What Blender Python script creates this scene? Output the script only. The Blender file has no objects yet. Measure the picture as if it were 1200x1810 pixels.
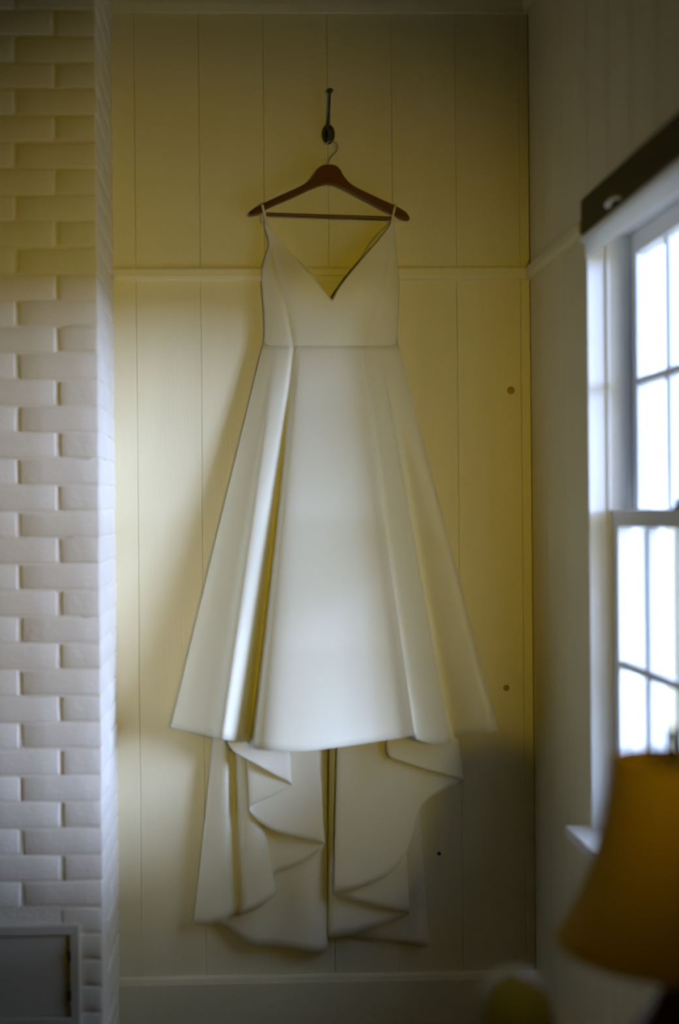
import bpy, bmesh, math, random
import numpy as np
from mathutils import Vector, Matrix

random.seed(7)
S = bpy.context.scene
COL = S.collection

# ------------------------------------------------------------------ camera
F = 2200.0                       # focal length in pixels of the 1200 x 1810 frame
PPX = 478.0                      # principal point (the lens is shifted sideways)
CAM_POS = Vector((0.0, -3.5, 1.5))
YAW, ROLL = math.radians(1.5), math.radians(-0.5)
cam_d = bpy.data.cameras.new('camera')
cam = bpy.data.objects.new('camera', cam_d)
COL.objects.link(cam)
CAM_ROT = Matrix.Rotation(-YAW, 3, 'Z') @ Matrix.Rotation(math.pi / 2, 3, 'X') @ Matrix.Rotation(ROLL, 3, 'Z')
cam.matrix_world = Matrix.Translation(CAM_POS) @ CAM_ROT.to_4x4()
cam_d.sensor_fit = 'HORIZONTAL'
cam_d.sensor_width = 24.0
cam_d.lens = F * 24.0 / 1200.0
cam_d.shift_x = (600.0 - PPX) / 1200.0
cam_d.clip_start = 0.05
cam_d.dof.use_dof = True
cam_d.dof.focus_distance = 3.85
cam_d.dof.aperture_fstop = 0.92
S.camera = cam

# ------------------------------------------------------------------ sky, lamps, exposure
world = bpy.data.worlds.new('overcast_sky')
S.world = world
world.use_nodes = True
bg = world.node_tree.nodes['Background']
bg.inputs[0].default_value = (0.52, 0.65, 1.0, 1)
bg.inputs[1].default_value = 3.0

# low sun behind thick haze: a broad soft disc, just above the horizon
sun_d = bpy.data.lights.new('hazy_sun', 'SUN')
sun_d.energy = 9.0
sun_d.color = (0.43, 0.55, 1.0)
sun_d.angle = math.radians(32)
sun = bpy.data.objects.new('hazy_sun', sun_d)
COL.objects.link(sun)
SUN_AZ, SUN_EL = math.radians(60), math.radians(0.5)
sun.rotation_euler = Vector((math.sin(SUN_AZ) * math.cos(SUN_EL), -math.cos(SUN_AZ) * math.cos(SUN_EL), math.sin(SUN_EL))).to_track_quat('Z', 'Y').to_euler()

FILL_WARM = (1.0, 0.72, 0.05)
FILL_POWER = 80.0
S.view_settings.view_transform = 'Standard'
S.view_settings.look = 'None'
S.view_settings.exposure = 1.1
S.view_settings.gamma = 1.0
S.view_settings.use_curve_mapping = False
S.cycles.use_denoising = True
S.cycles.max_bounces = 14
S.cycles.diffuse_bounces = 8
S.cycles.sample_clamp_indirect = 6.0


# ------------------------------------------------------------------ helpers
def at(px, py, y):
    """the point where the line of sight through a pixel of the 1200x1810 frame meets the plane Y = y"""
    d = CAM_ROT @ Vector(((px - PPX) / F, (905.0 - py) / F, -1.0))
    k = (y - CAM_POS.y) / d.y
    return CAM_POS + d * k


def at_x(px, py, x):
    d = CAM_ROT @ Vector(((px - PPX) / F, (905.0 - py) / F, -1.0))
    return CAM_POS + d * ((x - CAM_POS.x) / d.x)


def mat(name, col, rough=0.6, spec=0.3, noise=0.0, nscale=8.0, bump=0.0, bscale=60.0, metal=0.0, sheen=0.0, stretch=(1, 1, 1)):
    m = bpy.data.materials.new(name)
    m.use_nodes = True
    nt = m.node_tree
    b = nt.nodes['Principled BSDF']
    b.inputs['Base Color'].default_value = (*col, 1)
    b.inputs['Roughness'].default_value = rough
    b.inputs['Specular IOR Level'].default_value = spec
    b.inputs['Metallic'].default_value = metal
    if sheen:
        b.inputs['Sheen Weight'].default_value = sheen
    tc = nt.nodes.new('ShaderNodeTexCoord')
    mp = nt.nodes.new('ShaderNodeMapping')
    mp.inputs['Scale'].default_value = stretch
    nt.links.new(tc.outputs['Object'], mp.inputs['Vector'])
    if noise:
        n = nt.nodes.new('ShaderNodeTexNoise')
        n.inputs['Scale'].default_value = nscale
        n.inputs['Detail'].default_value = 5
        nt.links.new(mp.outputs[0], n.inputs['Vector'])
        mx = nt.nodes.new('ShaderNodeMix')
        mx.data_type = 'RGBA'
        mx.inputs[6].default_value = (*[c * (1 - noise) for c in col], 1)
        mx.inputs[7].default_value = (*[min(1, c * (1 + noise)) for c in col], 1)
        nt.links.new(n.outputs['Fac'], mx.inputs[0])
        nt.links.new(mx.outputs[2], b.inputs['Base Color'])
    if bump:
        n2 = nt.nodes.new('ShaderNodeTexNoise')
        n2.inputs['Scale'].default_value = bscale
        n2.inputs['Detail'].default_value = 4
        nt.links.new(mp.outputs[0], n2.inputs['Vector'])
        bp = nt.nodes.new('ShaderNodeBump')
        bp.inputs['Strength'].default_value = bump
        bp.inputs['Distance'].default_value = 0.004
        nt.links.new(n2.outputs['Fac'], bp.inputs['Height'])
        nt.links.new(bp.outputs[0], b.inputs['Normal'])
    return m


def glass_mat(name):
    m = bpy.data.materials.new(name)
    m.use_nodes = True
    nt = m.node_tree
    nt.nodes.clear()
    o = nt.nodes.new('ShaderNodeOutputMaterial')
    t = nt.nodes.new('ShaderNodeBsdfTransparent')
    t.inputs[0].default_value = (0.93, 0.95, 0.95, 1)
    g = nt.nodes.new('ShaderNodeBsdfGlossy')
    g.inputs['Roughness'].default_value = 0.02
    mx = nt.nodes.new('ShaderNodeMixShader')
    mx.inputs[0].default_value = 0.05
    nt.links.new(t.outputs[0], mx.inputs[1])
    nt.links.new(g.outputs[0], mx.inputs[2])
    nt.links.new(mx.outputs[0], o.inputs[0])
    return m


def bx(bm, x0, x1, y0, y1, z0, z1, bevel=0.0, seg=1):
    r = bmesh.ops.create_cube(bm, size=1.0)
    vs = r['verts']
    for v in vs:
        v.co = Vector((x0 if v.co.x < 0 else x1, y0 if v.co.y < 0 else y1, z0 if v.co.z < 0 else z1))
    if bevel:
        es = list({e for v in vs for e in v.link_edges})
        bmesh.ops.bevel(bm, geom=es, offset=bevel, segments=seg, affect='EDGES', profile=0.6)


def tube(bm, pts, rad, seg=10, caps=True):
    pts = [Vector(p) for p in pts]
    n = len(pts)
    rads = rad if isinstance(rad, (list, tuple)) else [rad] * n
    rings = []
    prev = None
    for i, p in enumerate(pts):
        t = (pts[min(i + 1, n - 1)] - pts[max(i - 1, 0)]).normalized()
        if prev is None:
            a = Vector((0, 0, 1)) if abs(t.z) < 0.9 else Vector((1, 0, 0))
            u = t.cross(a).normalized()
        else:
            u = (prev - t * prev.dot(t)).normalized()
        prev = u
        w = t.cross(u)
        rings.append([bm.verts.new(p + (u * math.cos(2 * math.pi * k / seg) + w * math.sin(2 * math.pi * k / seg)) * rads[i])
                      for k in range(seg)])
    for a, b in zip(rings, rings[1:]):
        for k in range(seg):
            bm.faces.new((a[k], a[(k + 1) % seg], b[(k + 1) % seg], b[k]))
    if caps:
        bm.faces.new(rings[0][::-1])
        bm.faces.new(rings[-1])


def lathe(bm, prof, seg=48, centre=(0, 0), caps=True):
    rings = []
    for r, z in prof:
        rings.append([bm.verts.new((centre[0] + r * math.cos(2 * math.pi * k / seg), centre[1] + r * math.sin(2 * math.pi * k / seg), z))
                      for k in range(seg)])
    for a, b in zip(rings, rings[1:]):
        for k in range(seg):
            bm.faces.new((a[k], a[(k + 1) % seg], b[(k + 1) % seg], b[k]))
    if caps:
        bm.faces.new(rings[0][::-1])
        bm.faces.new(rings[-1])


def prism(bm, outline, y0, y1, bevel=0.0, seg=2):
    """outline of (x, z) extruded from y0 (front) to y1 (back)"""
    f = [bm.verts.new((x, y0, z)) for x, z in outline]
    b = [bm.verts.new((x, y1, z)) for x, z in outline]
    n = len(f)
    faces = [bm.faces.new(f), bm.faces.new(b[::-1])]
    for i in range(n):
        bm.faces.new((f[i], b[i], b[(i + 1) % n], f[(i + 1) % n]))
    if bevel:
        es = [e for fc in faces for e in fc.edges]
        bmesh.ops.bevel(bm, geom=es, offset=bevel, segments=seg, affect='EDGES', profile=0.6)


def finish(name, bm, m, parent=None, smooth=False, loc=None):
    bmesh.ops.recalc_face_normals(bm, faces=bm.faces)
    me = bpy.data.meshes.new(name)
    bm.to_mesh(me)
    bm.free()
    me.materials.append(m)
    if smooth:
        for p in me.polygons:
            p.use_smooth = True
    o = bpy.data.objects.new(name, me)
    COL.objects.link(o)
    if loc is not None:
        o.location = loc
    if parent is not None:
        o.parent = parent
    return o


def box_obj(name, m, dims, parent=None, bevel=0.0, seg=1):
    """a box centred on its own origin, then moved to its place"""
    x0, x1, y0, y1, z0, z1 = dims
    c = Vector(((x0 + x1) / 2, (y0 + y1) / 2, (z0 + z1) / 2))
    bm = bmesh.new()
    bx(bm, x0 - c.x, x1 - c.x, y0 - c.y, y1 - c.y, z0 - c.z, z1 - c.z, bevel, seg)
    return finish(name, bm, m, parent, loc=c)


def empty(name, loc=(0, 0, 0)):
    o = bpy.data.objects.new(name, None)
    COL.objects.link(o)
    o.location = loc
    o.empty_display_size = 0.05
    return o


def thing(o, label, cat, group=None):
    o['label'] = label
    o['category'] = cat
    if group:
        o['group'] = group
    return o


def structure(o):
    o['kind'] = 'structure'
    return o


def keep(child, parent):
    """parent without moving (parents here are unrotated)"""
    bpy.context.view_layer.update()
    child.parent = parent
    child.location = Vector(child.location) - Vector(parent.location)
    return child


def crom(ctrl, n):
    """Catmull-Rom through the rows of ctrl, n samples per span"""
    c = np.array(ctrl, float)
    c = np.vstack([2 * c[0] - c[1], c, 2 * c[-1] - c[-2]])
    out = []
    for i in range(1, len(c) - 2):
        p0, p1, p2, p3 = c[i - 1], c[i], c[i + 1], c[i + 2]
        for t in np.linspace(0, 1, n, endpoint=False):
            out.append(0.5 * ((2 * p1) + (p2 - p0) * t + (2 * p0 - 5 * p1 + 4 * p2 - p3) * t * t + (3 * p1 - p0 - 3 * p2 + p3) * t ** 3))
    out.append(c[-2])
    return np.array(out)


def grid(bm, rows):
    vs = [[bm.verts.new(p) for p in r] for r in rows]
    for a, b in zip(vs, vs[1:]):
        for i in range(len(a) - 1):
            bm.faces.new((a[i], a[i + 1], b[i + 1], b[i]))
    return vs


def cloth(o, t=0.0016):
    md = o.modifiers.new('thickness', 'SOLIDIFY')
    md.thickness = t
    md.offset = 0
    return o


# ------------------------------------------------------------------ materials
M_PLANK = mat('cream_wall_paint', (0.82, 0.75, 0.49), 0.55, 0.3, 0.05, 3.0, 0.15, 30, stretch=(6, 6, 0.6))
M_GAP = mat('painted_board_gap', (0.62, 0.56, 0.36), 0.9)
M_BRICK = mat('painted_brick', (0.86, 0.80, 0.66), 0.6, 0.3, 0.06, 9.0, 0.35, 60)
M_MORTAR = mat('painted_mortar', (0.85, 0.79, 0.65), 0.7, 0.2, 0.06, 14.0, 0.6, 90)
M_TRIM = mat('cream_trim_paint', (0.82, 0.75, 0.49), 0.42, 0.4, 0.04, 5.0, 0.08, 40)
M_WHITE = mat('white_window_paint', (0.88, 0.88, 0.86), 0.4, 0.4, 0.03, 6.0, 0.06, 40)
M_GLASS = glass_mat('window_glass')
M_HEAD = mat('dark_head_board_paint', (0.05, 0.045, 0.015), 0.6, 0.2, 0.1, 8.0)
M_SATIN = mat('ivory_satin', (0.80, 0.765, 0.57), 0.5, 0.35, 0.0, 1, 0.05, 900, sheen=0.25)
M_HANGER = mat('mahogany_wood', (0.11, 0.028, 0.008), 0.4, 0.4, 0.3, 14.0, stretch=(1, 6, 6))
M_STEEL = mat('dull_steel', (0.45, 0.43, 0.38), 0.35, 0.5, metal=1.0)
M_IRON = mat('black_iron', (0.035, 0.03, 0.022), 0.55, 0.4, 0.2, 40)
M_SHADE = mat('ochre_lamp_fabric', (0.72, 0.48, 0.07), 0.85, 0.1, 0.08, 120, 0.2, 300)
_nt = M_SHADE.node_tree
_b = _nt.nodes['Principled BSDF']
_t = _nt.nodes.new('ShaderNodeBsdfTranslucent')
_t.inputs[0].default_value = (0.80, 0.58, 0.08, 1)
_m = _nt.nodes.new('ShaderNodeMixShader')
_m.inputs[0].default_value = 0.35
_nt.links.new(_b.outputs[0], _m.inputs[1])
_nt.links.new(_t.outputs[0], _m.inputs[2])
_nt.links.new(_m.outputs[0], _nt.nodes['Material Output'].inputs[0])
M_DARKWOOD = mat('dark_walnut', (0.06, 0.032, 0.014), 0.45, 0.4, 0.3, 10, stretch=(8, 1, 1))
M_CERAMIC = mat('brown_glazed_ceramic', (0.085, 0.035, 0.018), 0.3, 0.5, 0.2, 9)
M_POST = mat('cream_furniture_paint', (0.50, 0.48, 0.32), 0.5, 0.3, 0.05, 8)
M_FLOOR = mat('oak_floor', (0.16, 0.09, 0.03), 0.45, 0.4, 0.25, 6, stretch=(6, 0.7, 1))
M_ROOM = mat('mustard_room_paint', (0.40, 0.31, 0.06), 0.8, 0.2, 0.05, 4)
M_CEIL = mat('old_ceiling_paint', (0.26, 0.21, 0.05), 0.8, 0.2, 0.05, 4)
M_GROUND = mat('pale_gravel', (0.38, 0.33, 0.20), 0.9, 0.1, 0.15, 3, 0.3, 20)
M_BLOCKER = mat('grey_blocker', (0.16, 0.16, 0.14), 0.8, 0.2, 0.06, 4)
M_KNOT = mat('brown_wood_knot', (0.42, 0.25, 0.11), 0.7)

# ------------------------------------------------------------------ key dimensions
XR = at(940, 905, 0).x                  # right wall plane
XC = at(205, 1000, 0).x                 # chimney side face
_r = CAM_ROT @ Vector(((177 - PPX) / F, (905 - 1000) / F, -1.0))
YC = CAM_POS.y + _r.y * (XC - CAM_POS.x) / _r.x     # chimney front face
YJ = at_x(1042, 800, XR).y              # far jamb of the window, in the plane of the wall
ZH = at_x(1042, 415, XR).z              # head of the window
ZS = at_x(1052, 1470, XR).z             # stool
WW = 0.66                               # window opening width
YN = YJ - WW
TH = 0.17                               # wall thickness
CEIL = 3.06
XL, YB = -2.6, -5.4                     # far left wall and the wall behind the camera
Z_RAIL0, Z_RAIL1 = at(400, 497, 0).z, at(400, 473, 0).z
Z_BASE = at(500, 1722, 0).z

# ------------------------------------------------------------------ shell
structure(box_obj('floor', M_FLOOR, (XL - 0.2, XR + TH, YB - 0.2, 0.2, -0.12, 0.0)))
structure(box_obj('ceiling', M_CEIL, (XL - 0.2, XR + TH, YB - 0.2, 0.2, CEIL, CEIL + 0.12)))
structure(box_obj('wall_left', M_ROOM, (XL - 0.2, XL, YB, 0.0, 0.0, CEIL)))
structure(box_obj('wall_front', M_ROOM, (XL - 0.2, XR + TH, YB - 0.2, YB, 0.0, CEIL)))

PT = 0.018
wall_back = structure(box_obj('wall_back', M_GAP, (XL - 0.2, XR + TH, PT, 0.2, 0.0, CEIL)))

# vertical boards of the back wall, above and below the rail
PW = at(357, 800, 0).x - at(243, 800, 0).x
seams = []
s = at(243, 800, 0).x
while s > XC:
    s -= PW
while s < XR + 0.01:
    seams.append((max(s, XC - 0.03), min(s + PW, XR)))
    s += PW
seams = [(a, b) for a, b in seams if b - a > 0.012]
for a, b in seams:
    for z0, z1 in ((0.0, Z_RAIL0 + 0.01), (Z_RAIL0 + 0.01, CEIL)):
        dy = random.uniform(-0.0012, 0.0006)
        keep(box_obj('plank', M_PLANK, (a + 0.0003, b - 0.0003, dy, PT, z0, z1), bevel=0.0015), wall_back)
# left of the chimney, out of sight
keep(box_obj('plank', M_PLANK, (XL, XC - 0.61, 0.0, PT, 0.0, CEIL), bevel=0.003), wall_back)

# two brown knots bleeding through the paint
for px, py, r in ((903, 690, 0.011), (895, 1216, 0.009)):
    p = at(px, py, -0.001)
    bm = bmesh.new()
    lathe(bm, [(r * 0.1, 0.002), (r * 0.55, 0.0018), (r, 0.0)], 20)
    bmesh.ops.rotate(bm, verts=bm.verts, matrix=Matrix.Rotation(math.pi / 2, 3, 'X'))
    keep(finish('knot', bm, M_KNOT, loc=p), wall_back)

# right wall with its window opening
wr = bmesh.new()
X0, X1 = XR + PT, XR + TH
def wall_seg(y0, y1, z0, z1):
    bx(wr, X0, X1, y0, y1, z0, z1)
wall_seg(YJ + 0.012, 0.1, 0, CEIL)
wall_seg(YN - 0.012, YJ + 0.012, 0, ZS - 0.03)
wall_seg(YN - 0.012, YJ + 0.012, ZH + 0.012, CEIL)
wall_seg(YB, YN - 0.012, 0, CEIL)
wall_right = structure(finish('wall_right', wr, M_GAP))
y = 0.0
k = 0
edges_y = [0.0, -0.17, -0.36, YJ]
for a, b in zip(edges_y, edges_y[1:]):
    for z0, z1 in ((0.0, Z_RAIL0 + 0.01), (Z_RAIL0 + 0.01, CEIL)):
        keep(box_obj('plank', M_PLANK, (XR + random.uniform(0, 0.001), X0, b + 0.0006, a - 0.0006, z0, z1), bevel=0.0015), wall_right)
def fill(y0, y1, z0, z1):
    n = max(1, round((y1 - y0) / 0.18))
    for i in range(n):
        a, b = y0 + (y1 - y0) * i / n, y0 + (y1 - y0) * (i + 1) / n
        keep(box_obj('plank', M_PLANK, (XR, X0, a + 0.0006, b - 0.0006, z0, z1), bevel=0.003), wall_right)
fill(YN, YJ, 0, ZS - 0.03)
fill(YN, YJ, ZH, CEIL)
fill(YB, YN, 0, CEIL)

# plate rail on both walls, baseboards
def moulding(name, outline, axis, a, b, m, cuts=(0, 0)):
    """outline of (out, z) swept along x (back wall) or y (right wall)"""
    bm = bmesh.new()
    ends = []
    for t, c in ((a, cuts[0]), (b, cuts[1])):
        ring = []
        for out, z in outline:
            tt = t + c * out
            ring.append(bm.verts.new((tt, -out, z) if axis == 'x' else (XR - out, tt, z)))
        ends.append(ring)
    n = len(outline)
    for i in range(n):
        bm.faces.new((ends[0][i], ends[0][(i + 1) % n], ends[1][(i + 1) % n], ends[1][i]))
    bm.faces.new(ends[0])
    bm.faces.new(ends[1][::-1])
    return structure(finish(name, bm, m))
rail = [(0.0, Z_RAIL0), (0.008, Z_RAIL0), (0.013, Z_RAIL0 + 0.004), (0.016, Z_RAIL0 + 0.012), (0.016, Z_RAIL1 - 0.008),
        (0.013, Z_RAIL1 - 0.002), (0.008, Z_RAIL1), (0.0, Z_RAIL1)]
moulding('trim_1', rail, 'x', XC, XR, M_TRIM, (0, -1))
moulding('trim_2', rail, 'y', YJ + 0.02, 0.0, M_TRIM, (0, -1))
base = [(0.0, 0.0), (0.02, 0.0), (0.02, Z_BASE - 0.018), (0.015, Z_BASE - 0.004), (0.010, Z_BASE), (0.0, Z_BASE)]
moulding('baseboard_back', base, 'x', XC, XR, M_TRIM, (0, -1))
moulding('baseboard_right', base, 'y', YB, 0.0, M_TRIM, (0, -1))
ZCR = at(400, 24, 0).z
crown = [(0.0, ZCR), (0.012, ZCR), (0.02, ZCR + 0.02), (0.05, CEIL - 0.02), (0.06, CEIL), (0.0, CEIL)]
moulding('trim_3', crown, 'x', XC, XR, M_TRIM, (0, -1))
moulding('trim_4', crown, 'y', YB, 0.0, M_TRIM, (0, -1))

# ------------------------------------------------------------------ chimney breast of painted brick
chimney = structure(box_obj('wall_chimney', M_MORTAR, (XC - 0.61, XC - 0.003, YC + 0.003, 0.05, 0.0, CEIL)))
CH, BL, BH, J = 0.0655, 0.2045, 0.0605, 0.0075
def brick_mesh(lx, ly, seed):
    rnd = random.Random(seed)
    bm = bmesh.new()
    bx(bm, -lx / 2, lx / 2, -ly / 2, ly / 2, -BH / 2, BH / 2)
    bmesh.ops.subdivide_edges(bm, edges=[e for e in bm.edges if abs(e.verts[0].co.x - e.verts[1].co.x) > 0.05 or abs(e.verts[0].co.y - e.verts[1].co.y) > 0.05], cuts=2, use_grid_fill=True)
    for v in bm.verts:
        v.co += Vector((rnd.uniform(-.0016, .0016), rnd.uniform(-.0010, .0010), rnd.uniform(-.0022, .0022)))
    sharp = [e for e in bm.edges if len(e.link_faces) == 2 and e.calc_face_angle() > 0.9]
    bmesh.ops.bevel(bm, geom=sharp, offset=0.0045, segments=2, affect='EDGES', profile=0.55)
    me = bpy.data.meshes.new('brick')
    bmesh.ops.recalc_face_normals(bm, faces=bm.faces)
    bm.to_mesh(me)
    bm.free()
    me.materials.append(M_BRICK)
    for p in me.polygons:
        p.use_smooth = True
    return me
BD = 0.0985
B_LONG = [brick_mesh(BL - J, BD, i) for i in range(7)]        # stretcher along the front
B_HALF = [brick_mesh(BD, BL - J, 20 + i) for i in range(7)]   # stretcher along the side
B_END = [brick_mesh(BD, BD, 40 + i) for i in range(3)]
zoff = (at_x(178, 1470, XC).z) % CH
DOOR_X1 = at(142, 1700, YC).x
DOOR_Z1 = at(60, 1634, YC).z
DOOR_X0 = DOOR_X1 - 0.36
DOOR_Z0 = at(60, 1800, YC).z - 0.02
def put_brick(me, x, y, z):
    o = bpy.data.objects.new('brick', me)
    COL.objects.link(o)
    o.location = (x + random.uniform(-.0006, .0006), y + random.uniform(-.0006, .0006), z + random.uniform(-.001, .001))
    o.rotation_euler = (random.uniform(-.003, .003), random.uniform(-.006, .006), random.uniform(-.003, .003))
    keep_loc = Vector(o.location)
    o.parent = chimney
    o.location = keep_loc - Vector(chimney.location)
z = zoff - CH
n = 0
while z < CEIL - CH * 0.4:
    zc = z + CH / 2
    par = n % 2
    if zc > BH / 2 - 0.01:
        xs = XC
        if par == 0:                    # full stretcher at the corner
            xe = xs
            first = [(B_LONG, BL - J)]
        else:                           # the corner brick runs back along the side
            first = [(B_HALF, BD)]
        x = xs
        i = 0
        while x > XC - 0.60:
            pool, w = first[0] if i == 0 else (B_LONG, BL - J)
            if x - w < XC - 0.65:
                pool, w = B_END, BD
            cx = x - w / 2
            cy = YC + (BL - J if pool is B_HALF else BD) / 2
            # leave out what the hatch takes up; short bricks close the course beside it
            over_z = zc + BH / 2 > DOOR_Z0 + 0.004 and zc - BH / 2 < DOOR_Z1 - 0.004
            a_, b_ = cx - w / 2 + J / 2, cx + w / 2 - J / 2
            if not (over_z and a_ < DOOR_X1 and b_ > DOOR_X0):
                put_brick(random.choice(pool), cx, cy, zc)
            elif b_ > DOOR_X1 + 0.05:
                put_brick(random.choice(B_END), b_ - BD / 2, YC + BD / 2, zc)
            elif a_ < DOOR_X0 - 0.05:
                put_brick(random.choice(B_END), a_ + BD / 2, YC + BD / 2, zc)
            x -= w + J
            i += 1
        # side face going back to the wall
        yy = YC + (BD if par == 0 else BL - J) + J
        while yy < -0.04:
            if yy + BL - J < 0.03:
                put_brick(random.choice(B_HALF), XC - BD / 2, yy + (BL - J) / 2, zc)
                yy += BL
            else:
                put_brick(random.choice(B_END), XC - BD / 2, yy + BD / 2, zc)
                yy += BD + J
    z += CH
    n += 1

# metal clean-out hatch low in the chimney
M_HATCH = mat('painted_metal_hatch', (0.66, 0.63, 0.52), 0.45, 0.4, 0.05, 9, 0.15, 60)
hx1, hz1 = DOOR_X1, DOOR_Z1
hx0 = DOOR_X0
hz0 = DOOR_Z0
hatch = thing(empty('cleanout_hatch', (hx0, YC, hz0)), 'white painted metal hatch with raised frame set low in the brick chimney', 'hatch')
bm = bmesh.new()
fw = 0.024
for (a, b, c, d) in ((hx0, hx1, hz1 - fw, hz1), (hx0, hx1, hz0, hz0 + fw), (hx0, hx0 + fw, hz0 + fw, hz1 - fw), (hx1 - fw, hx1, hz0 + fw, hz1 - fw)):
    bx(bm, a, b, YC - 0.014, YC + 0.01, c, d, 0.003, 2)
keep(finish('frame', bm, M_HATCH), hatch)
door = keep(box_obj('door', M_HATCH, (hx0 + fw + 0.002, hx1 - fw - 0.002, YC - 0.006, YC + 0.01, hz0 + fw + 0.002, hz1 - fw - 0.002), bevel=0.003), hatch)
for py in (1687, 1757):
    zz = at(122, py, YC).z
    bm = bmesh.new()
    tube(bm, [(0, 0, -0.013), (0, 0, 0.013)], 0.0042, 10)
    keep(finish('hinge', bm, M_IRON, smooth=False, loc=(hx1 - fw - 0.001, YC - 0.012, zz)), hatch)
bm = bmesh.new()
lathe(bm, [(0.004, 0), (0.004, 0.012), (0.011, 0.016), (0.012, 0.022), (0.006, 0.027)], 18)
bmesh.ops.rotate(bm, verts=bm.verts, matrix=Matrix.Rotation(math.pi / 2, 3, 'X'))
keep(finish('knob', bm, M_HATCH, loc=(hx0 + 0.05, YC - 0.006, (hz0 + hz1) / 2)), hatch)

# ------------------------------------------------------------------ window
def make_window(name, yj, yn, zs, zh):
    """far jamb yj, near jamb yn; lower sash in the inner track, upper sash in the outer"""
    w = structure(empty(name, (XR, (yj + yn) / 2, zs)))
    lo_x, up_x = XR + 0.050, XR + 0.098
    for yy, sgn in ((yj, 1), (yn, -1)):
        bm = bmesh.new()
        bx(bm, XR - 0.001, XR + TH + 0.01, min(yy, yy + 0.012 * sgn), max(yy, yy + 0.012 * sgn), zs - 0.02, zh + 0.012)
        # stops and parting beads that make the two tracks
        for xa, xb, dp in ((XR + 0.041, XR + 0.049, 0.006), (XR + 0.088, XR + 0.096, 0.008), (XR + 0.136, XR + 0.155, 0.012)):
            bx(bm, xa, xb, min(yy, yy - dp * sgn), max(yy, yy - dp * sgn), zs, zh, 0.0015)
        keep(finish('jamb', bm, M_WHITE), w)
    bm = bmesh.new()
    bx(bm, XR - 0.001, XR + TH + 0.01, yn, yj, zh, zh + 0.012)
    bx(bm, XR + 0.041, XR + 0.049, yn, yj, zh - 0.006, zh, 0.0015)
    keep(finish('head', bm, M_WHITE), w)
    bm = bmesh.new()
    bx(bm, XR - 0.055, XR + 0.05, yn - 0.045, yj + 0.045, zs - 0.028, zs, 0.006, 3)
    bx(bm, XR + 0.04, XR + TH + 0.05, yn, yj, zs - 0.05, zs - 0.006)
    keep(finish('stool', bm, M_WHITE), w)
    zm = (zs + zh) / 2 + 0.035
    def sash(nm, x, z0, z1, top, bot):
        t = 0.036
        bm = bmesh.new()
        st = 0.048
        bx(bm, x, x + t, yj - st, yj - 0.002, z0, z1, 0.002)
        bx(bm, x, x + t, yn + 0.002, yn + st, z0, z1, 0.002)
        bx(bm, x, x + t, yn + st, yj - st, z1 - top, z1, 0.002)
        bx(bm, x, x + t, yn + st, yj - st, z0, z0 + bot, 0.002)
        so = keep(finish(nm, bm, M_WHITE), w)
        ya, yb, za, zb = yn + st, yj - st, z0 + bot, z1 - top
        mw = 0.018
        ys = [ya + (yb - ya) * i / 3 for i in range(4)]
        zz = [za, (za + zb) / 2, zb]
        wo = Vector(w.location)
        for yy in ys[1:-1]:
            o = box_obj('muntin', M_WHITE, (x + 0.004, x + t - 0.004, yy - mw / 2, yy + mw / 2, za, zb), bevel=0.004)
            o.parent = so
            o.location = Vector(o.location) - wo - Vector(so.location)
        o = box_obj('muntin', M_WHITE, (x + 0.003, x + t - 0.003, ya, yb, zz[1] - mw / 2, zz[1] + mw / 2), bevel=0.004)
        o.parent = so
        o.location = Vector(o.location) - wo - Vector(so.location)
        for i in range(3):
            for j in range(2):
                y0, y1 = ys[i] + (mw / 2 if i else 0), ys[i + 1] - (mw / 2 if i < 2 else 0)
                p0, p1 = zz[j] + (mw / 2 if j else 0), zz[j + 1] - (mw / 2 if j < 1 else 0)
                o = box_obj('pane', M_GLASS, (x + t / 2 - 0.0015, x + t / 2 + 0.0015, y0, y1, p0, p1))
                o.parent = so
                o.location = Vector(o.location) - wo - Vector(so.location)
        return so
    lower = sash('lower_sash', lo_x, zs, zm + 0.02, 0.04, 0.075)
    sash('upper_sash', up_x, zm - 0.02, zh, 0.05, 0.04)
    # black catch on the meeting rail
    yc = at_x(1190, 888, lo_x).y
    bm = bmesh.new()
    lathe(bm, [(0.017, 0.0), (0.017, 0.005), (0.010, 0.009), (0.010, 0.014), (0.013, 0.018), (0.005, 0.022)], 16)
    bx(bm, -0.004, 0.030, -0.005, 0.005, 0.008, 0.013, 0.001)
    keep(finish('sash_lock', bm, M_IRON, loc=(lo_x + 0.016, yc, zm + 0.02)), w)
    return w
window_1 = make_window('window_1', YJ, YN, ZS, ZH)
# dark board over the head of the window, with a small pale hook
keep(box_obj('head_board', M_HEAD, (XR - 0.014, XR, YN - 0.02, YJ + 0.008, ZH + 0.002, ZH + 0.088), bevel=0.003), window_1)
p = at_x(1092, 350, XR - 0.02)
hook2 = thing(empty('cup_hook', (XR - 0.014, p.y, p.z)), 'small pale hook screwed into the dark board above the window', 'hook')
bm = bmesh.new()
tube(bm, [(0.0, 0, 0), (-0.014, 0, 0.0), (-0.022, 0.006, -0.004), (-0.026, 0.016, -0.010), (-0.022, 0.024, -0.012), (-0.014, 0.026, -0.008)], 0.0036, 8)
keep(finish('hook_wire', bm, M_WHITE, smooth=True, loc=hook2.location), hook2)

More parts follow.
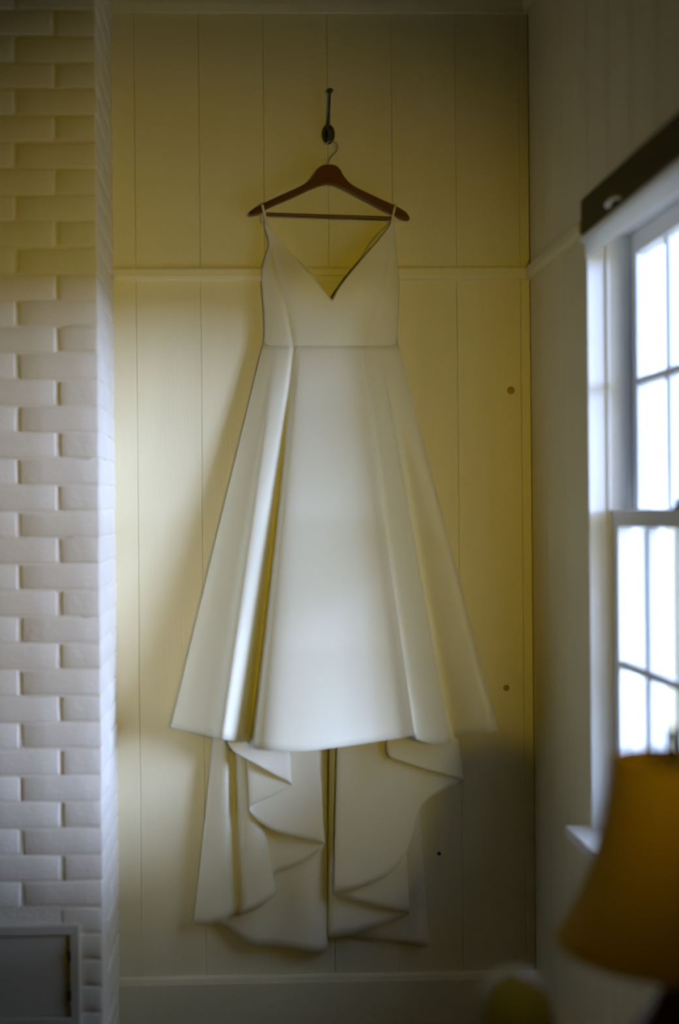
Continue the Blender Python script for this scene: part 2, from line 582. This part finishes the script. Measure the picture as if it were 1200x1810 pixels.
# white blind drawn up under the board, daylight showing through its cloth
M_BLIND = mat('thin_white_blind_cloth', (0.85, 0.85, 0.84), 0.9, 0.1)
_nt = M_BLIND.node_tree
_t = _nt.nodes.new('ShaderNodeBsdfTranslucent')
_t.inputs[0].default_value = (0.90, 0.90, 0.90, 1)
_m = _nt.nodes.new('ShaderNodeMixShader')
_m.inputs[0].default_value = 0.7
_nt.links.new(_nt.nodes['Principled BSDF'].outputs[0], _m.inputs[1])
_nt.links.new(_t.outputs[0], _m.inputs[2])
_nt.links.new(_m.outputs[0], _nt.nodes['Material Output'].inputs[0])
blind = thing(empty('window_blind', (XR, (YJ + YN) / 2, ZH)), 'thin white blind drawn up under the dark board at the window head', 'blind')
keep(box_obj('head_rail', M_WHITE, (XR - 0.016, XR - 0.002, YN - 0.01, YJ + 0.022, ZH - 0.010, ZH + 0.001), bevel=0.003), blind)
rows = []
for j in range(5):
    rows.append([Vector((XR - 0.008 + 0.0022 * math.sin(i * 1.9) * j / 4, YN + 0.004 + (YJ - YN - 0.008) * i / 60, ZH - 0.009 - 0.046 * j / 4)) for i in range(61)])
bm = bmesh.new()
grid(bm, rows)
keep(cloth(finish('blind_cloth', bm, M_BLIND, smooth=True), 0.001), blind)

# ------------------------------------------------------------------ ground seen through the window, and added unseen light blockers
structure(box_obj('ground', M_GROUND, (XR + TH, 400.0, -400.0, 400.0, -0.75, -0.6)))
structure(box_obj('sky_blocker_1', M_BLOCKER, (XR + TH, XR + 0.9, -9.0, 3.0, 2.62, 2.72)))      # added unseen eaves that shut out the high sky
structure(box_obj('side_blocker', M_BLOCKER, (XR + TH, XR + 1.4, -6.0, -3.5, -0.6, 2.62)))   # added unseen block, keeps sidelong sky light off the right of the wall

# ------------------------------------------------------------------ added fill lamp, unseen behind the camera, its bell shade turned to the dress
head = Vector((0.50, -4.25, 1.62))
aim = Vector((-0.02, 0.0, 1.60))
fl = thing(empty('fill_lamp', (head.x - 0.05, head.y - 0.12, 0)), 'added unseen fill lamp with a metal bell shade turned to the dress', 'lamp')
bm = bmesh.new()
lathe(bm, [(0.14, 0.0), (0.14, 0.012), (0.05, 0.025), (0.012, 0.035)], 32)
keep(finish('lamp_base', bm, M_IRON, loc=fl.location), fl)
bm = bmesh.new()
tube(bm, [(0, 0, 0.02), (0, 0, head.z - 0.12), (0.01, 0.0, head.z - 0.03), (0.05, 0.02, head.z)], 0.010, 10)
keep(finish('pole', bm, M_IRON, smooth=True, loc=fl.location), fl)
bm = bmesh.new()
lathe(bm, [(0.015, 0.11), (0.035, 0.10), (0.05, 0.06), (0.075, 0.02), (0.10, -0.05)], 32, caps=False)
sh = finish('bell_shade', bm, M_IRON, smooth=True, loc=head)
sh.rotation_euler = (head - aim).to_track_quat('Z', 'Y').to_euler()
keep(cloth(sh, 0.002), fl)
fill_spot_d = bpy.data.lights.new('fill_spot', 'SPOT')
fill_spot_d.energy = FILL_POWER
fill_spot_d.color = FILL_WARM
fill_spot_d.shadow_soft_size = 0.10
fill_spot_d.spot_size = math.radians(39)
fill_spot_d.spot_blend = 1.0
fill_spot = bpy.data.objects.new('fill_spot', fill_spot_d)
COL.objects.link(fill_spot)
fill_spot.location = head
fill_spot.rotation_euler = (head - aim).to_track_quat('Z', 'Y').to_euler()
keep(fill_spot, fl)

# ------------------------------------------------------------------ iron coat hook on the wall
hp = at(580, 238, 0)
ihook = thing(empty('coat_hook', (hp.x, 0, hp.z)), 'black iron coat hook with a long upper prong on the wall', 'hook')
bm = bmesh.new()
pl = []
for k in range(24):
    a = 2 * math.pi * k / 24
    r = 1.0 if abs(math.sin(a)) < 0.75 else 0.96
    pl.append((0.0185 * math.cos(a) * r, 0.0285 * math.sin(a)))
prism(bm, [(hp.x + a, hp.z + c) for a, c in pl], -0.007, 0.0, 0.002, 2)
keep(finish('backplate', bm, M_IRON), ihook)
bm = bmesh.new()
t0, t1 = at(579, 226, -0.008), at(583, 163, -0.05)
tube(bm, [t0 + Vector((0, 0.004, -0.012)), t0, t0.lerp(t1, 0.12) + Vector((0, -0.012, 0)), t0.lerp(t1, 0.5) + Vector((0, -0.012, 0)), t1],
     [0.006, 0.0062, 0.0052, 0.0036, 0.0032], 10)
tt = t1
tube(bm, [tt + Vector((0, 0, -0.005)), tt + Vector((0, 0, 0.0)), tt + Vector((0, 0, 0.004)), tt + Vector((0, 0, 0.009))], [0.003, 0.007, 0.0105, 0.008], 12)
keep(finish('upper_prong', bm, M_IRON, smooth=True), ihook)
bm = bmesh.new()
c0 = at(580, 238, -0.006)
tube(bm, [c0, c0 + Vector((0, -0.016, -0.008)), c0 + Vector((0, -0.030, -0.022)), c0 + Vector((0, -0.042, -0.028)), c0 + Vector((0, -0.055, -0.022)), c0 + Vector((0, -0.062, -0.006)), c0 + Vector((0, -0.062, 0.003))],
     [0.006, 0.0055, 0.005, 0.0046, 0.0045, 0.0055, 0.004], 10)
keep(finish('lower_prong', bm, M_IRON, smooth=True), ihook)
for dz in (0.019, -0.02):
    bm = bmesh.new()
    lathe(bm, [(0.0035, 0.0), (0.003, 0.0015), (0.001, 0.002)], 10)
    bmesh.ops.rotate(bm, verts=bm.verts, matrix=Matrix.Rotation(math.pi / 2, 3, 'X'))
    keep(finish('screw', bm, M_IRON, loc=(hp.x, -0.007, hp.z + dz)), ihook)

# a nail left in the boards
p = at(775, 1508, 0)
nail = thing(empty('nail', (p.x, 0, p.z)), 'small dark nail in the boards low at the right of the dress', 'nail')
bm = bmesh.new()
tube(bm, [(p.x, 0.004, p.z), (p.x - 0.001, -0.016, p.z + 0.003)], 0.0022, 8)
tube(bm, [(p.x - 0.001, -0.016, p.z + 0.003), (p.x - 0.001, -0.018, p.z + 0.0035)], 0.0055, 10)
keep(finish('shank', bm, M_IRON), nail)

# ------------------------------------------------------------------ hanger
HD = 0.050                                # distance of the hanger from the wall
def px_outline(pts, d):
    out = []
    for x, y in pts:
        q = at(x, y, -d)
        out.append((q.x, q.z))
    return out
hg0 = at(581, 300, -HD)
hanger = thing(empty('coat_hanger', hg0), 'dark red-brown wooden hanger with trouser bar on the iron hook', 'hanger')
ctrl = [(559, 303), (565, 296), (577, 292.5), (590, 293), (600, 299), (607, 312), (622, 328), (655, 345), (696, 364), (714, 374), (722, 383), (723, 389),
        (712, 388.5), (694, 378), (655, 358), (615, 337), (596, 328), (581, 325), (565, 328), (545, 336), (515, 350), (478, 366), (460, 377), (449, 380), (440, 380.5),
        (441, 376), (452, 367), (470, 358), (505, 342), (537, 327), (550, 316)]
sm = crom(ctrl + [ctrl[0]], 4)[:-1]
bm = bmesh.new()
prism(bm, px_outline(sm, HD), -HD - 0.009, -HD + 0.009, 0.005, 3)
keep(finish('shoulders', bm, M_HANGER), hanger)
bm = bmesh.new()
tube(bm, [at(470, 378.5, -HD), at(693, 386, -HD)], 0.0052, 14)
keep(finish('trouser_bar', bm, M_HANGER, smooth=False), hanger)
bm = bmesh.new()
c = crom([(*at(580.5, 298, -HD),), (*at(580.5, 286, -HD),), (*at(586, 276, -HD),), (*at(595, 267, -HD),), (*at(596.5, 257, -HD),), (*at(590, 250, -HD + .003),), (*at(581, 250.5, -HD + .006),), (*at(574, 256, -HD + .008),)], 6)
tube(bm, [Vector(q) for q in c], 0.0017, 8)
keep(finish('hook_wire', bm, M_STEEL, smooth=True), hanger)

# ------------------------------------------------------------------ wedding dress
dr0 = at(587, 610, -0.06)
dress = thing(empty('wedding_dress', dr0), 'long ivory satin dress with thin straps and V neck hanging on the wall', 'dress')

def interp(tab, y):
    t = np.array(tab)
    return float(np.interp(y, t[:, 0], t[:, 1]))
L_EDGE = [(388, 468), (400, 469), (430, 476), (455, 469), (480, 463), (510, 464), (550, 467), (585, 468), (612, 466)]
R_EDGE = [(388, 697), (400, 697), (440, 700), (480, 704), (520, 705.5), (560, 704), (590, 702), (612, 703)]
L_NECK = [(388, 472), (400, 475), (430, 499), (460, 526), (490, 552), (515, 574), (531, 587)]
R_NECK = [(388, 693), (400, 689), (430, 665), (460, 638), (490, 613), (515, 595), (531, 587)]
L_DART = [(388, 470), (453, 484), (500, 495), (543, 507), (590, 515), (612, 519)]
R_DART = [(388, 697), (453, 690), (500, 682), (543, 668), (590, 657), (612, 652)]
def sm_rows(tab, ys):
    c = crom(tab, 10)
    return np.interp(ys, c[:, 0], c[:, 1])
ys = np.concatenate([np.linspace(388, 531, 34), np.linspace(535, 612, 18)])
le, re = sm_rows(L_EDGE, ys), sm_rows(R_EDGE, ys)
ln, rn = np.interp(ys, *np.array(L_NECK).T), np.interp(ys, *np.array(R_NECK).T)
ld, rd = np.interp(ys, *np.array(L_DART).T), np.interp(ys, *np.array(R_DART).T)
def front_dep(x, i):
    y = ys[i]
    s_ = (x - le[i]) / max(re[i] - le[i], 1)
    e = max(0.0, 1 - (2 * s_ - 1) ** 2)
    d = 0.034 + 0.066 * e ** 0.55
    # soft cups on either side of the V
    for cx in (522, 652):
        d += 0.020 * math.exp(-((x - cx) / 42) ** 2 - ((y - 500) / 42) ** 2)
    if y < 470:
        k_ = (470 - y) / 82.0
        d = d * (1 - 0.35 * k_) + 0.35 * k_ * (HD + 0.014)
    for dx, amp in ((ld[i], 0.006), (rd[i], 0.004)):
        d -= amp * math.exp(-((x - dx) / 4.0) ** 2) * min(1, max(0, (y - 420) / 40))
    return d
bm = bmesh.new()
NU = 34
rowsL, rowsR = [], []
for i, y in enumerate(ys):
    xi = ln[i] if y <= 531 else 587.0
    rowsL.append([at(x, y, -front_dep(x, i)) for x in np.linspace(le[i], xi, NU)])
    xi = rn[i] if y <= 531 else 587.0
    rowsR.append([at(x, y, -front_dep(x, i)) for x in np.linspace(xi, re[i], NU)])
grid(bm, rowsL)
grid(bm, rowsR)
bmesh.ops.remove_doubles(bm, verts=bm.verts, dist=0.0004)
keep(cloth(finish('bodice_front', bm, M_SATIN, smooth=True)), dress)
# inside of the back, seen through the neckline
LB = [(388, 472), (420, 480), (455, 522), (480, 548), (491, 564)]
RB = [(388, 693), (420, 660), (455, 638), (480, 622), (491, 612)]
rowsL, rowsR = [], []
yb = np.linspace(388, 612, 40)
leb, reb = np.interp(yb, ys, le), np.interp(yb, ys, re)
bm = bmesh.new()
rows = []
for i, y in enumerate(yb):
    if y <= 491:
        a, b2 = np.interp(y, *np.array(LB).T), np.interp(y, *np.array(RB).T)
        rowsL.append([at(x, y, -(0.034 - 0.016 * t)) for t, x in zip(np.linspace(0, 1, 12), np.linspace(leb[i], a, 12))])
        rowsR.append([at(x, y, -(0.034 - 0.016 * t)) for t, x in zip(np.linspace(1, 0, 12), np.linspace(b2, reb[i], 12))])
    else:
        rows.append([at(x, y, -(0.034 - 0.018 * math.sin(math.pi * t))) for t, x in zip(np.linspace(0, 1, 24), np.linspace(leb[i], reb[i], 24))])
grid(bm, rowsL)
grid(bm, rowsR)
rows.insert(0, rowsL[-1] + rowsR[-1])
grid(bm, rows)
bmesh.ops.remove_doubles(bm, verts=bm.verts, dist=0.0003)
keep(cloth(finish('bodice_back', bm, M_SATIN, smooth=True)), dress)

# straps over the hanger's arms
for pts in (((472, 396, HD + .016), (469, 384, HD + .013), (465, 368, HD + .0115), (463, 358.5, HD + .004), (463, 358.5, HD - .006), (463, 368, HD - .012), (464, 392, .032)),
            ((692, 396, HD + .016), (694, 384, HD + .013), (697, 370, HD + .0115), (699, 361.5, HD + .004), (699, 361.5, HD - .006), (699, 372, HD - .012), (698, 392, .032))):
    c = crom([tuple(at(x, y, -d)) for x, y, d in pts], 6)
    bm = bmesh.new()
    wv = Vector((0.0030, 0, 0.0006))
    grid(bm, [[Vector(q) - wv, Vector(q), Vector(q) + wv] for q in c])
    keep(cloth(finish('strap', bm, M_SATIN, smooth=True), 0.002), dress)

# front of the skirt: threads run straight from the waist seam to the hem
#        waist x, depth      hem x,  y,  depth
SK = [(478, .030, 330, 1286, .030),
      (467, .034, 303, 1285, .070),
      (470, .044, 318, 1289, .115),
      (477, .058, 348, 1296, .150),
      (484, .070, 374, 1302, .180),
      (490, .078, 386, 1305, .215),
      (496, .082, 396, 1307, .222),
      (505, .082, 412, 1309.5, .205),
      (513, .080, 427, 1311.5, .175),
      (520, .072, 436, 1312, .140),
      (526, .073, 441, 1315, .135),
      (531, .082, 446, 1320, .190),
      (536, .092, 453, 1324, .235),
      (548, .097, 480, 1327, .255),
      (566, .100, 530, 1328, .258),
      (584, .101, 580, 1323, .250),
      (600, .100, 630, 1316, .236),
      (612, .098, 670, 1310, .226),
      (622, .097, 704, 1305, .228),
      (630, .098, 727, 1301, .240),
      (635, .096, 735, 1300, .242),
      (637, .089, 735, 1301, .215),
     (640, .086, 731, 1303, .205),
      (645, .086, 739, 1308, .205),
      (652, .083, 760, 1314, .184),
      (660, .076, 785, 1316, .146),
      (665, .072, 795, 1315, .132),
      (668, .066, 796, 1314, .112),
      (672, .061, 793, 1309, .078),
      (680, .057, 806, 1304, .082),
      (690, .051, 838, 1299, .125),
      (699, .042, 869, 1293, .150),
      (703, .036, 880, 1290, .125),
      (694, .030, 862, 1290, .040)]
waist = len(ys) - 1
SK = [(wx, wd if i in (0, len(SK) - 1) else front_dep(wx, waist) + 0.001, hx, hy, hd) for i, (wx, wd, hx, hy, hd) in enumerate(SK)]
cs = crom(SK, 8)
NV = 46
rows = []
for j in range(NV + 1):
    v = j / NV
    row = []
    for wx, wd, hx, hy, hd in cs:
        wy = 605.0
        wd = wd - 0.004 if j == 0 else wd
        ve = v ** 1.06
        x = wx + (hx - wx) * v
        y = wy + (hy - wy) * v
        d = wd + (hd - wd) * ve
        row.append(at(x, y, -(d + 0.35 * max(0.0, d - 0.06) * v)))
    rows.append(row)
bm = bmesh.new()
grid(bm, rows)
keep(cloth(finish('skirt', bm, M_SATIN, smooth=True)), dress)

# the long back of the skirt: its hem climbs in folds to both sides
def drape(name, tab, k, ytop=1215.0, nv=26):
    cs_ = crom(tab, 7)
    rows_ = []
    for j in range(nv + 1):
        v = j / nv
        row_ = []
        for hx, hy, hd, tx, td in cs_:
            e = v ** 0.85
            row_.append(at(tx + (hx - tx) * v, ytop + (hy - ytop) * v, -(td + (hd - td) * e) * k - 0.006))
        rows_.append(row_)
    b_ = bmesh.new()
    grid(b_, rows_)
    return keep(cloth(finish(name, b_, M_SATIN, smooth=True)), dress)
drape('train_fold', [
    (352, 1626, .015, 392, .02), (343, 1632, .050, 388, .05), (356, 1635, .082, 391, .06), (374, 1634, .108, 395, .07), (392, 1628, .122, 398, .08), (404, 1622, .112, 401, .08),
    (411, 1619, .062, 404, .055), (421, 1618, .050, 407, .05), (430, 1617, .070, 409, .06), (440, 1613, .115, 411, .08), (460, 1604, .140, 414, .09), (480, 1589, .130, 418, .085),
    (487, 1575, .105, 420, .08), (478, 1556, .080, 430, .07), (490, 1542, .072, 470, .07), (520, 1532, .075, 510, .075), (552, 1514, .085, 538, .08), (573, 1495, .098, 556, .09),
    (566, 1489, .112, 552, .098), (530, 1482, .125, 520, .10), (482, 1468, .138, 470, .11), (450, 1446, .148, 436, .115), (441, 1430, .158, 429, .12), (452, 1420, .168, 440, .123),
    (486, 1406, .174, 474, .128), (512, 1391, .182, 502, .133), (512, 1384, .192, 502, .14), (486, 1370, .203, 478, .146), (445, 1347, .212, 440, .15), (415, 1330, .216, 412, .155),
    (402, 1314, .205, 402, .15)], 0.62)
drape('train_lining', [
    (346, 1627, .014, 384, .014), (366, 1630, .024, 392, .02), (386, 1633, .034, 404, .03), (402, 1643, .030, 418, .03), (425, 1660, .040, 440, .035), (450, 1673, .046, 460, .04),
    (480, 1673, .040, 486, .035), (512, 1676, .044, 512, .035), (545, 1685, .056, 540, .04), (566, 1684, .052, 562, .035), (576, 1681, .030, 573, .02), (580, 1676, .014, 578, .012)], 0.8)
drape('train_panel', [
    (602, 1652, .010, 604, .010), (640, 1657, .020, 632, .015), (680, 1663, .014, 664, .012), (716, 1669, .022, 692, .018), (744, 1674, .034, 716, .025), (757, 1672, .026, 726, .02), (748, 1666, .010, 720, .01)], 0.8)
drape('train_cascade', [
    (579, 1657, .030, 583, .03), (590, 1656, .052, 592, .042), (622, 1652, .056, 614, .046), (662, 1641, .058, 650, .05), (700, 1627, .064, 684, .053), (722, 1618, .074, 700, .058),
    (716, 1613, .084, 696, .062), (680, 1607, .088, 670, .066), (634, 1595, .092, 632, .070), (599, 1584, .098, 604, .073), (591, 1578, .112, 598, .078), (604, 1576, .124, 608, .084),
    (634, 1570, .126, 632, .088), (666, 1558, .122, 656, .09), (694, 1540, .120, 678, .09), (716, 1510, .118, 698, .088), (731, 1470, .112, 716, .085), (744, 1428, .108, 734, .083),
    (775, 1402, .106, 764, .08), (808, 1384, .106, 790, .078), (819, 1378, .112, 798, .082), (806, 1375, .124, 788, .088), (765, 1364, .136, 756, .098), (718, 1349, .144, 716, .104),
    (690, 1339, .148, 690, .108), (683, 1326, .14, 684, .105)], 0.75)

# ------------------------------------------------------------------ table lamp by the window, its table, and the bed post
LD = 1.80
lp = at(1188, 1345, -3.5 + LD)
lx, ly, lz1 = lp.x, lp.y, lp.z
lz0 = at(1188, 1668, ly).z
TZ = 0.50
lamp = thing(empty('table_lamp', (lx, ly, TZ)), 'unlit table lamp with flared ochre shade in front of the window', 'lamp')
hgt = lz1 - lz0
R0, R1 = 0.168, 0.084
prof = []
for i in range(15):
    t = i / 14
    prof.append((R1 + (R0 - R1) * (0.42 * (1 - t) + 0.58 * (1 - t) ** 2.6), lz0 + hgt * t))
bm = bmesh.new()
lathe(bm, prof, 56, (lx, ly), caps=False)
sh = keep(finish('lamp_shade', bm, M_SHADE, smooth=True), lamp)
cloth(sh, 0.003)
for nm, (r, zz) in (('shade_trim', (prof[0])), ('shade_trim', (prof[-1]))):
    bm = bmesh.new()
    tube(bm, [(lx + r * math.cos(a), ly + r * math.sin(a), zz) for a in np.linspace(0, 2 * math.pi, 49)], 0.0032, 8, caps=False)
    o = keep(finish(nm, bm, M_SHADE, smooth=True), lamp)
bm = bmesh.new()
lathe(bm, [(0.055, TZ), (0.055, TZ + .012), (0.035, TZ + .022), (0.030, TZ + .05), (0.062, TZ + .10), (0.080, TZ + .16), (0.074, TZ + .22), (0.040, TZ + .27), (0.020, TZ + .30), (0.018, TZ + .33)], 36, (lx, ly))
keep(finish('lamp_base', bm, M_CERAMIC, smooth=True), lamp)
bm = bmesh.new()
hz = TZ + .33
tube(bm, [(lx, ly, hz), (lx, ly, hz + .05)], [0.012, 0.014], 12)
top = lz1 + 0.002
tube(bm, [(lx - .004, ly, hz + .01), (lx - .040, ly, hz + .05), (lx - .05, ly, (hz + top) / 2), (lx - .03, ly, top - .02), (lx, ly, top), (lx + .03, ly, top - .02), (lx + .05, ly, (hz + top) / 2), (lx + .04, ly, hz + .05), (lx + .004, ly, hz + .01)], 0.0022, 8)
for a in (0.3, 0.3 + math.pi * 2 / 3, 0.3 + math.pi * 4 / 3):
    tube(bm, [(lx, ly, top), (lx + R1 * math.cos(a), ly + R1 * math.sin(a), lz1 - 0.001)], 0.0018, 6)
keep(finish('harp', bm, M_IRON), lamp)
bm = bmesh.new()
lathe(bm, [(0.006, top), (0.010, top + .006), (0.010, top + .014), (0.006, top + .020), (0.011, top + .030), (0.010, top + .040), (0.003, top + .047)], 16, (lx, ly))
keep(finish('finial', bm, M_IRON, smooth=True), lamp)

tb = thing(empty('side_table', (lx, ly, 0)), 'dark walnut side table under the ochre lamp', 'table')
tx0, tx1, ty0, ty1 = lx - 0.18, XR - 0.03, ly - 0.2, ly + 0.2
keep(box_obj('table_top', M_DARKWOOD, (tx0, tx1, ty0, ty1, TZ - 0.028, TZ), bevel=0.004, seg=2), tb)
keep(box_obj('apron', M_DARKWOOD, (tx0 + .03, tx1 - .03, ty0 + .03, ty1 - .03, TZ - 0.11, TZ - 0.028), bevel=0.002), tb)
for a in (tx0 + .02, tx1 - .055):
    for b2 in (ty0 + .02, ty1 - .055):
        keep(box_obj('leg', M_DARKWOOD, (a, a + .035, b2, b2 + .035, 0, TZ - 0.028), bevel=0.003), tb)

PD = 1.75
pp = at(910, 1712, -3.5 + PD)
pw = 70 * PD / F
bed = thing(empty('bed_footboard', (pp.x, pp.y, 0)), 'cream painted bed footboard whose round-topped post shows at the bottom edge', 'bed')
def post(y):
    bm_ = bmesh.new()
    ztop = pp.z
    pr = [(pw, 0.0), (pw, ztop - 0.085), (pw * .985, ztop - .062), (pw * .93, ztop - .042), (pw * .80, ztop - .024), (pw * .58, ztop - .012), (pw * .30, ztop - .003), (pw * .04, ztop)]
    lathe(bm_, pr, 32, (0, 0))
    return keep(finish('post', bm_, M_POST, smooth=True, loc=(pp.x, y, 0)), bed)
post(pp.y)
post(pp.y - 1.0)
keep(box_obj('panel', M_POST, (pp.x - .015, pp.x + .015, pp.y - 1.0 + pw * .9, pp.y - pw * .9, 0.18, 0.60), bevel=0.004), bed)
keep(box_obj('top_rail', M_POST, (pp.x - .025, pp.x + .025, pp.y - 1.0 + pw * .9, pp.y - pw * .9, 0.60, 0.65), bevel=0.006, seg=2), bed)
